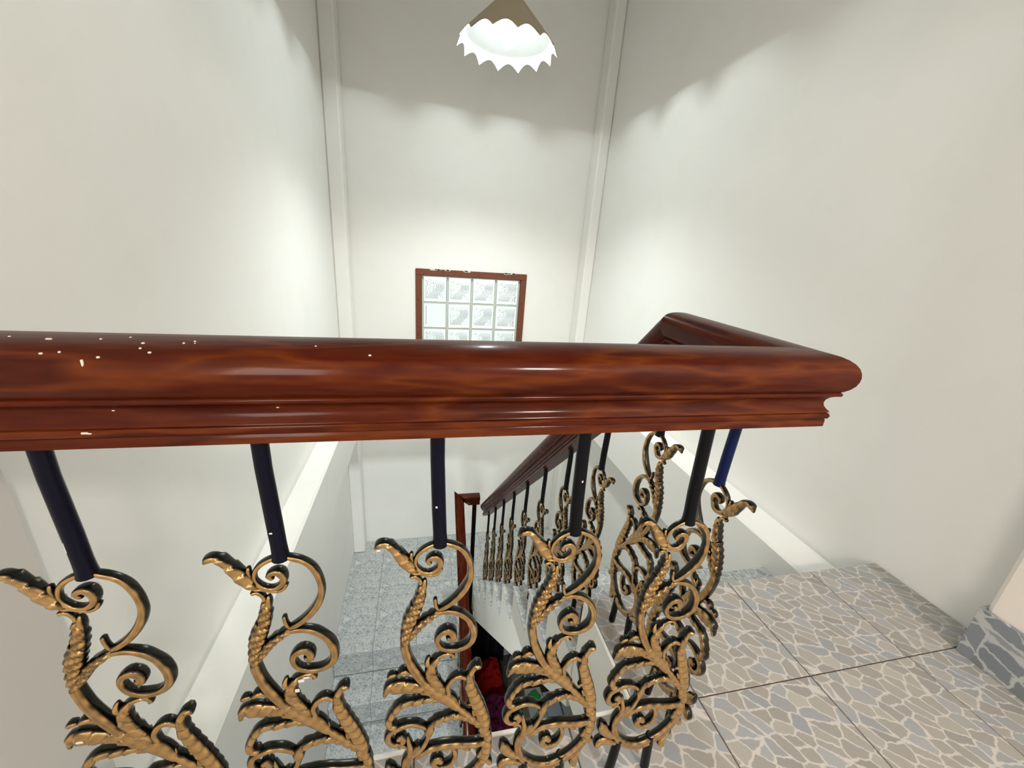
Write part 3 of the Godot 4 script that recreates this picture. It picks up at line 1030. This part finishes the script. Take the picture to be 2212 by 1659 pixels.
func build_lamp() -> void:
	var at := Vector3(0.473, 2.04, -2.72)
	var lp := thing("pendant_lamp", at, "pleated conical pendant lamp with a scalloped rim, glowing white inside", "lamp")
	lp.rotation.z = -0.035
	var lobes := 14
	for layer in 2:
		var rows := []
		var mids := []
		var m := 24
		for j in m + 1:
			var t := float(j) / m
			var row := PackedVector3Array()
			for i in lobes * 12:
				var a := TAU * i / (lobes * 12)
				var w := absf(cos(a * lobes / 2.0))            # pointed folds
				var r := lerpf(0.035, 0.275, t) + (0.022 * (0.55 - w)) * t * t
				r -= 0.004 * layer
				var y := lerpf(0.25, 0.0, t) + (0.036 * (w - 0.45)) * pow(t, 6.0) - 0.004 * layer * (1.0 - t)
				row.append(Vector3(cos(a) * r, y, sin(a) * r))
			rows.append(row)
			mids.append(Vector3(0, lerpf(0.25, 0.0, t) + (2.0 if layer else -0.3), 0))
		var mb := MB.new()
		mb.skin(rows, true, [], [], mids)
		obj("shade" if layer == 0 else "shade_lining", mb, M.shade_out if layer == 0 else M.shade_in, lp)
	var bl := MB.new()
	var prof := []
	var rad := []
	for k in 17:
		var t := float(k) / 16
		prof.append(Vector3(0, 0.15 - t * 0.155, 0))
		rad.append(lerpf(0.016, 0.052, smoothstep(0.1, 0.6, t)) if t < 0.66 else 0.052 * sqrt(maxf(0.0004, 1.0 - pow((t - 0.66) / 0.34, 2.0))))
	bl.tube(prof, rad, 24)
	obj("bulb", bl, M.bulb, lp)
	var hold := MB.new()
	hold.tube([Vector3(0, 0.15, 0), Vector3(0, 0.20, 0), Vector3(0, 0.262, 0), Vector3(0, 0.27, 0)], [0.02, 0.022, 0.03, 0.008], 20)
	obj("socket", hold, M.iron, lp)
	var cord := MB.new()
	cord.tube([Vector3(0, 0.265, 0), Vector3(0.002, 0.5, 0), Vector3(0.029, 0.858, 0)], [0.004, 0.004, 0.004], 8)
	cord.tube([Vector3(0.029, 0.80, 0), Vector3(0.029, 0.845, 0), Vector3(0.029, 0.857, 0)], [0.012, 0.05, 0.052], 24)
	obj("cord", cord, M.chip, lp)
	var l := SpotLight3D.new()                 # the bulb shines downwards only
	l.name = "bulb_light"
	l.position = Vector3(0, 0.022, 0)
	l.light_energy = 0.5
	l.light_color = Color(0.96, 1.0, 1.0)
	l.light_size = 0.028
	l.rotation.x = -PI / 2
	l.spot_angle = 89.9
	l.spot_angle_attenuation = 0.02
	l.spot_range = 12.0
	l.spot_attenuation = 2.0
	l.shadow_enabled = true
	lp.add_child(l)
	var beam := SpotLight3D.new()              # spot added to brighten the well, in place of light off the cone
	beam.name = "added_beam"
	beam.position = Vector3(0, -0.004, 0)
	beam.rotation = Vector3(-PI / 2, 0, 0)
	beam.light_energy = 4.0
	beam.light_color = Color(0.97, 1.0, 0.99)
	beam.light_size = 0.06
	beam.spot_angle = 62.0
	beam.spot_angle_attenuation = 1.0
	beam.spot_range = 12.0
	beam.spot_attenuation = 2.0
	beam.shadow_enabled = true
	lp.add_child(beam)
	# the hall's lamp on the rear wall, outside the picture
	var tl := thing("offscreen_lamp", Vector3(0.98, 2.45, 2.03), "small square white wall lamp in the hall behind the viewer", "lamp")
	tl.rotation = Vector3(deg_to_rad(-38), deg_to_rad(6), 0)
	var mb := MB.new()
	mb.box(Vector3(-0.15, -0.15, 0.0), Vector3(0.15, 0.15, 0.05), 0.008)
	mb.box(Vector3(-0.03, -0.03, 0.05), Vector3(0.03, 0.03, 0.26), 0.004)
	obj("housing", mb, M.chip, tl)
	mb = MB.new()
	mb.box(Vector3(-0.13, -0.13, -0.02), Vector3(0.13, 0.13, 0.002), 0.01)
	obj("diffuser", mb, M.tube, tl)
	var sl := thing("offscreen_lamp", Vector3(XL + 0.03, 1.30, 1.25), "large unseen panel added at the left of the hall to brighten the right wall", "lamp")  # unseen panel added to light the right wall
	sl.rotation = Vector3(0, deg_to_rad(-78), 0)
	mb = MB.new()
	mb.box(Vector3(-0.42, -0.42, -0.02), Vector3(0.42, 0.42, 0.0), 0.008)
	obj("housing", mb, M.chip, sl)
	mb = MB.new()
	mb.box(Vector3(-0.4, -0.4, -0.05), Vector3(0.4, 0.4, -0.021), 0.01)
	obj("diffuser", mb, M.panel, sl)
	var tl2 := thing("added_tube_lamp", Vector3(-0.38, -0.47, 1.0), "tube light added out of view under the upper floor to brighten the lower walls", "lamp")  # unseen tube added to brighten the stairs and walls below
	mb = MB.new()
	mb.box(Vector3(-0.32, -0.02, -0.02), Vector3(0.32, 0.038, 0.05), 0.006)
	obj("housing", mb, M.chip, tl2)
	mb = MB.new()
	mb.tube([Vector3(-0.3, -0.035, -0.02), Vector3(0.3, -0.035, -0.02)], [0.014, 0.014], 16)
	obj("tube", mb, M.tube, tl2)


func heap(w: float, d: float, h: float, sd: int, folds: float) -> MB:
	var nz := FastNoiseLite.new()
	nz.seed = sd
	nz.frequency = 0.05
	var rows := []
	var m := 44
	for j in m + 1:
		var row := PackedVector3Array()
		for i in m + 1:
			var u := i * 2.0 / m - 1.0
			var v := j * 2.0 / m - 1.0
			var r := pow(pow(absf(u), 3.0) + pow(absf(v), 3.0), 1.0 / 3.0)
			var k := sqrt(maxf(0.0, 1.0 - minf(r, 1.0) ** 2.4))
			var fold := nz.get_noise_2d(i * 1.6 + j * 0.9, j * 2.2 - i) * folds
			row.append(Vector3(u * w / 2 * (1.0 + 0.1 * nz.get_noise_2d(j * 3.0, i)), maxf(0.0, h * k * (0.9 + fold) + fold * 0.06 * k), v * d / 2 * (1.0 + 0.1 * nz.get_noise_2d(i * 3.0, j + 50))))
		rows.append(row)
	var mb := MB.new()
	mb.skin(rows, false, [], [], range(m + 1).map(func(_j): return Vector3(0, -3, 0)))
	return mb


func cloth(c: Color) -> StandardMaterial3D:
	var m := mat(c, 0.95)
	m.rim_enabled = true
	m.rim = 0.3
	m.normal_enabled = true
	m.normal_texture = noise_tex(0.09, [], 256, 3, 9, true)
	m.normal_scale = 0.5
	m.uv1_triplanar = true
	m.uv1_scale = Vector3(5, 5, 5)
	return m


func build_clutter() -> void:
	for e in [
		["blanket", Vector3(0.85, YD, -2.97), 0.58, 0.86, 0.36, c8(128, 34, 82), 3, "crumpled maroon blanket heaped under the stairs, seen through the stair gap"],
		["garment", Vector3(0.84, YD, -3.62), 0.34, 0.36, 0.34, c8(205, 10, 14), 5, "dark red garment bundled behind the maroon blanket"],
		["bag", Vector3(1.20, YD, -3.62), 0.24, 0.36, 0.40, c8(140, 146, 130), 8, "grey-green cloth bag lying beside the red garment"],
		["sack", Vector3(0.44, YD, -3.45), 0.18, 0.8, 0.22, c8(12, 11, 12), 11, "black sack slumped left of the red garment"]]:
		var o := obj(e[0], heap(e[2], e[3], e[4], e[6], 0.34), cloth(e[5]))
		o.position = e[1]
		tag(o, e[7], e[0])
	var rows := []  # black sheet standing in for the darkness under the landing
	for j in 9:
		var row := PackedVector3Array()
		for i in 61:
			var u := float(i) / 60
			row.append(Vector3(lerpf(-0.42, 0.42, u), j * 0.14, 0.035 * sin(u * 46.0 + 0.3 * j) + 0.015 * sin(u * 17.0)))
		rows.append(row)
	for j in range(8, -1, -1):                 # back of the sheet
		var row := PackedVector3Array()
		for q in rows[j]:
			row.append(q - Vector3(0, 0, 0.006))
		rows.append(row)
	var cm := MB.new()
	cm.skin(rows, false)
	var cu := obj("dark_sheet", cm, cloth(c8(14, 13, 15)))
	cu.position = Vector3(0.66, YD, -3.89)
	tag(cu, "black sheet added for the darkness under the landing, behind the red garment", "dark_sheet")
	var bx := thing("carton", Vector3(1.30, YD, -3.08), "grey carton with a green packet on it, beside the maroon blanket", "box")
	var mb := MB.new()
	mb.box(Vector3(-0.10, 0, -0.17), Vector3(0.10, 0.33, 0.17), 0.006)
	obj("body", mb, mat(c8(196, 202, 192), 0.8), bx)
	mb = MB.new()
	mb.box(Vector3(-0.09, 0.33, -0.015), Vector3(0.09, 0.332, 0.015), 0.0008)
	obj("tape", mb, mat(c8(176, 168, 140), 0.4), bx)
	var pk := MB.new()
	pk.box(Vector3(-0.075, 0, -0.06), Vector3(0.075, 0.035, 0.06), 0.012)
	var p := obj("packet", pk, mat(c8(30, 170, 66), 0.35))
	p.position = Vector3(1.28, YD + 0.333, -3.12)
	p.rotation.y = 0.5
	tag(p, "bright green packet lying on the grey carton", "packet")
	mb = MB.new()
	mb.box(Vector3(-0.09, 0, -0.22), Vector3(0.09, 0.30, 0.22), 0.008)
	var b2 := obj("basin", mb, mat(c8(196, 206, 214), 0.5))
	b2.position = Vector3(1.50, YD, -2.98)
	b2.name = "crate"
	tag(b2, "pale blue-grey crate against the right wall under the stairs", "crate")
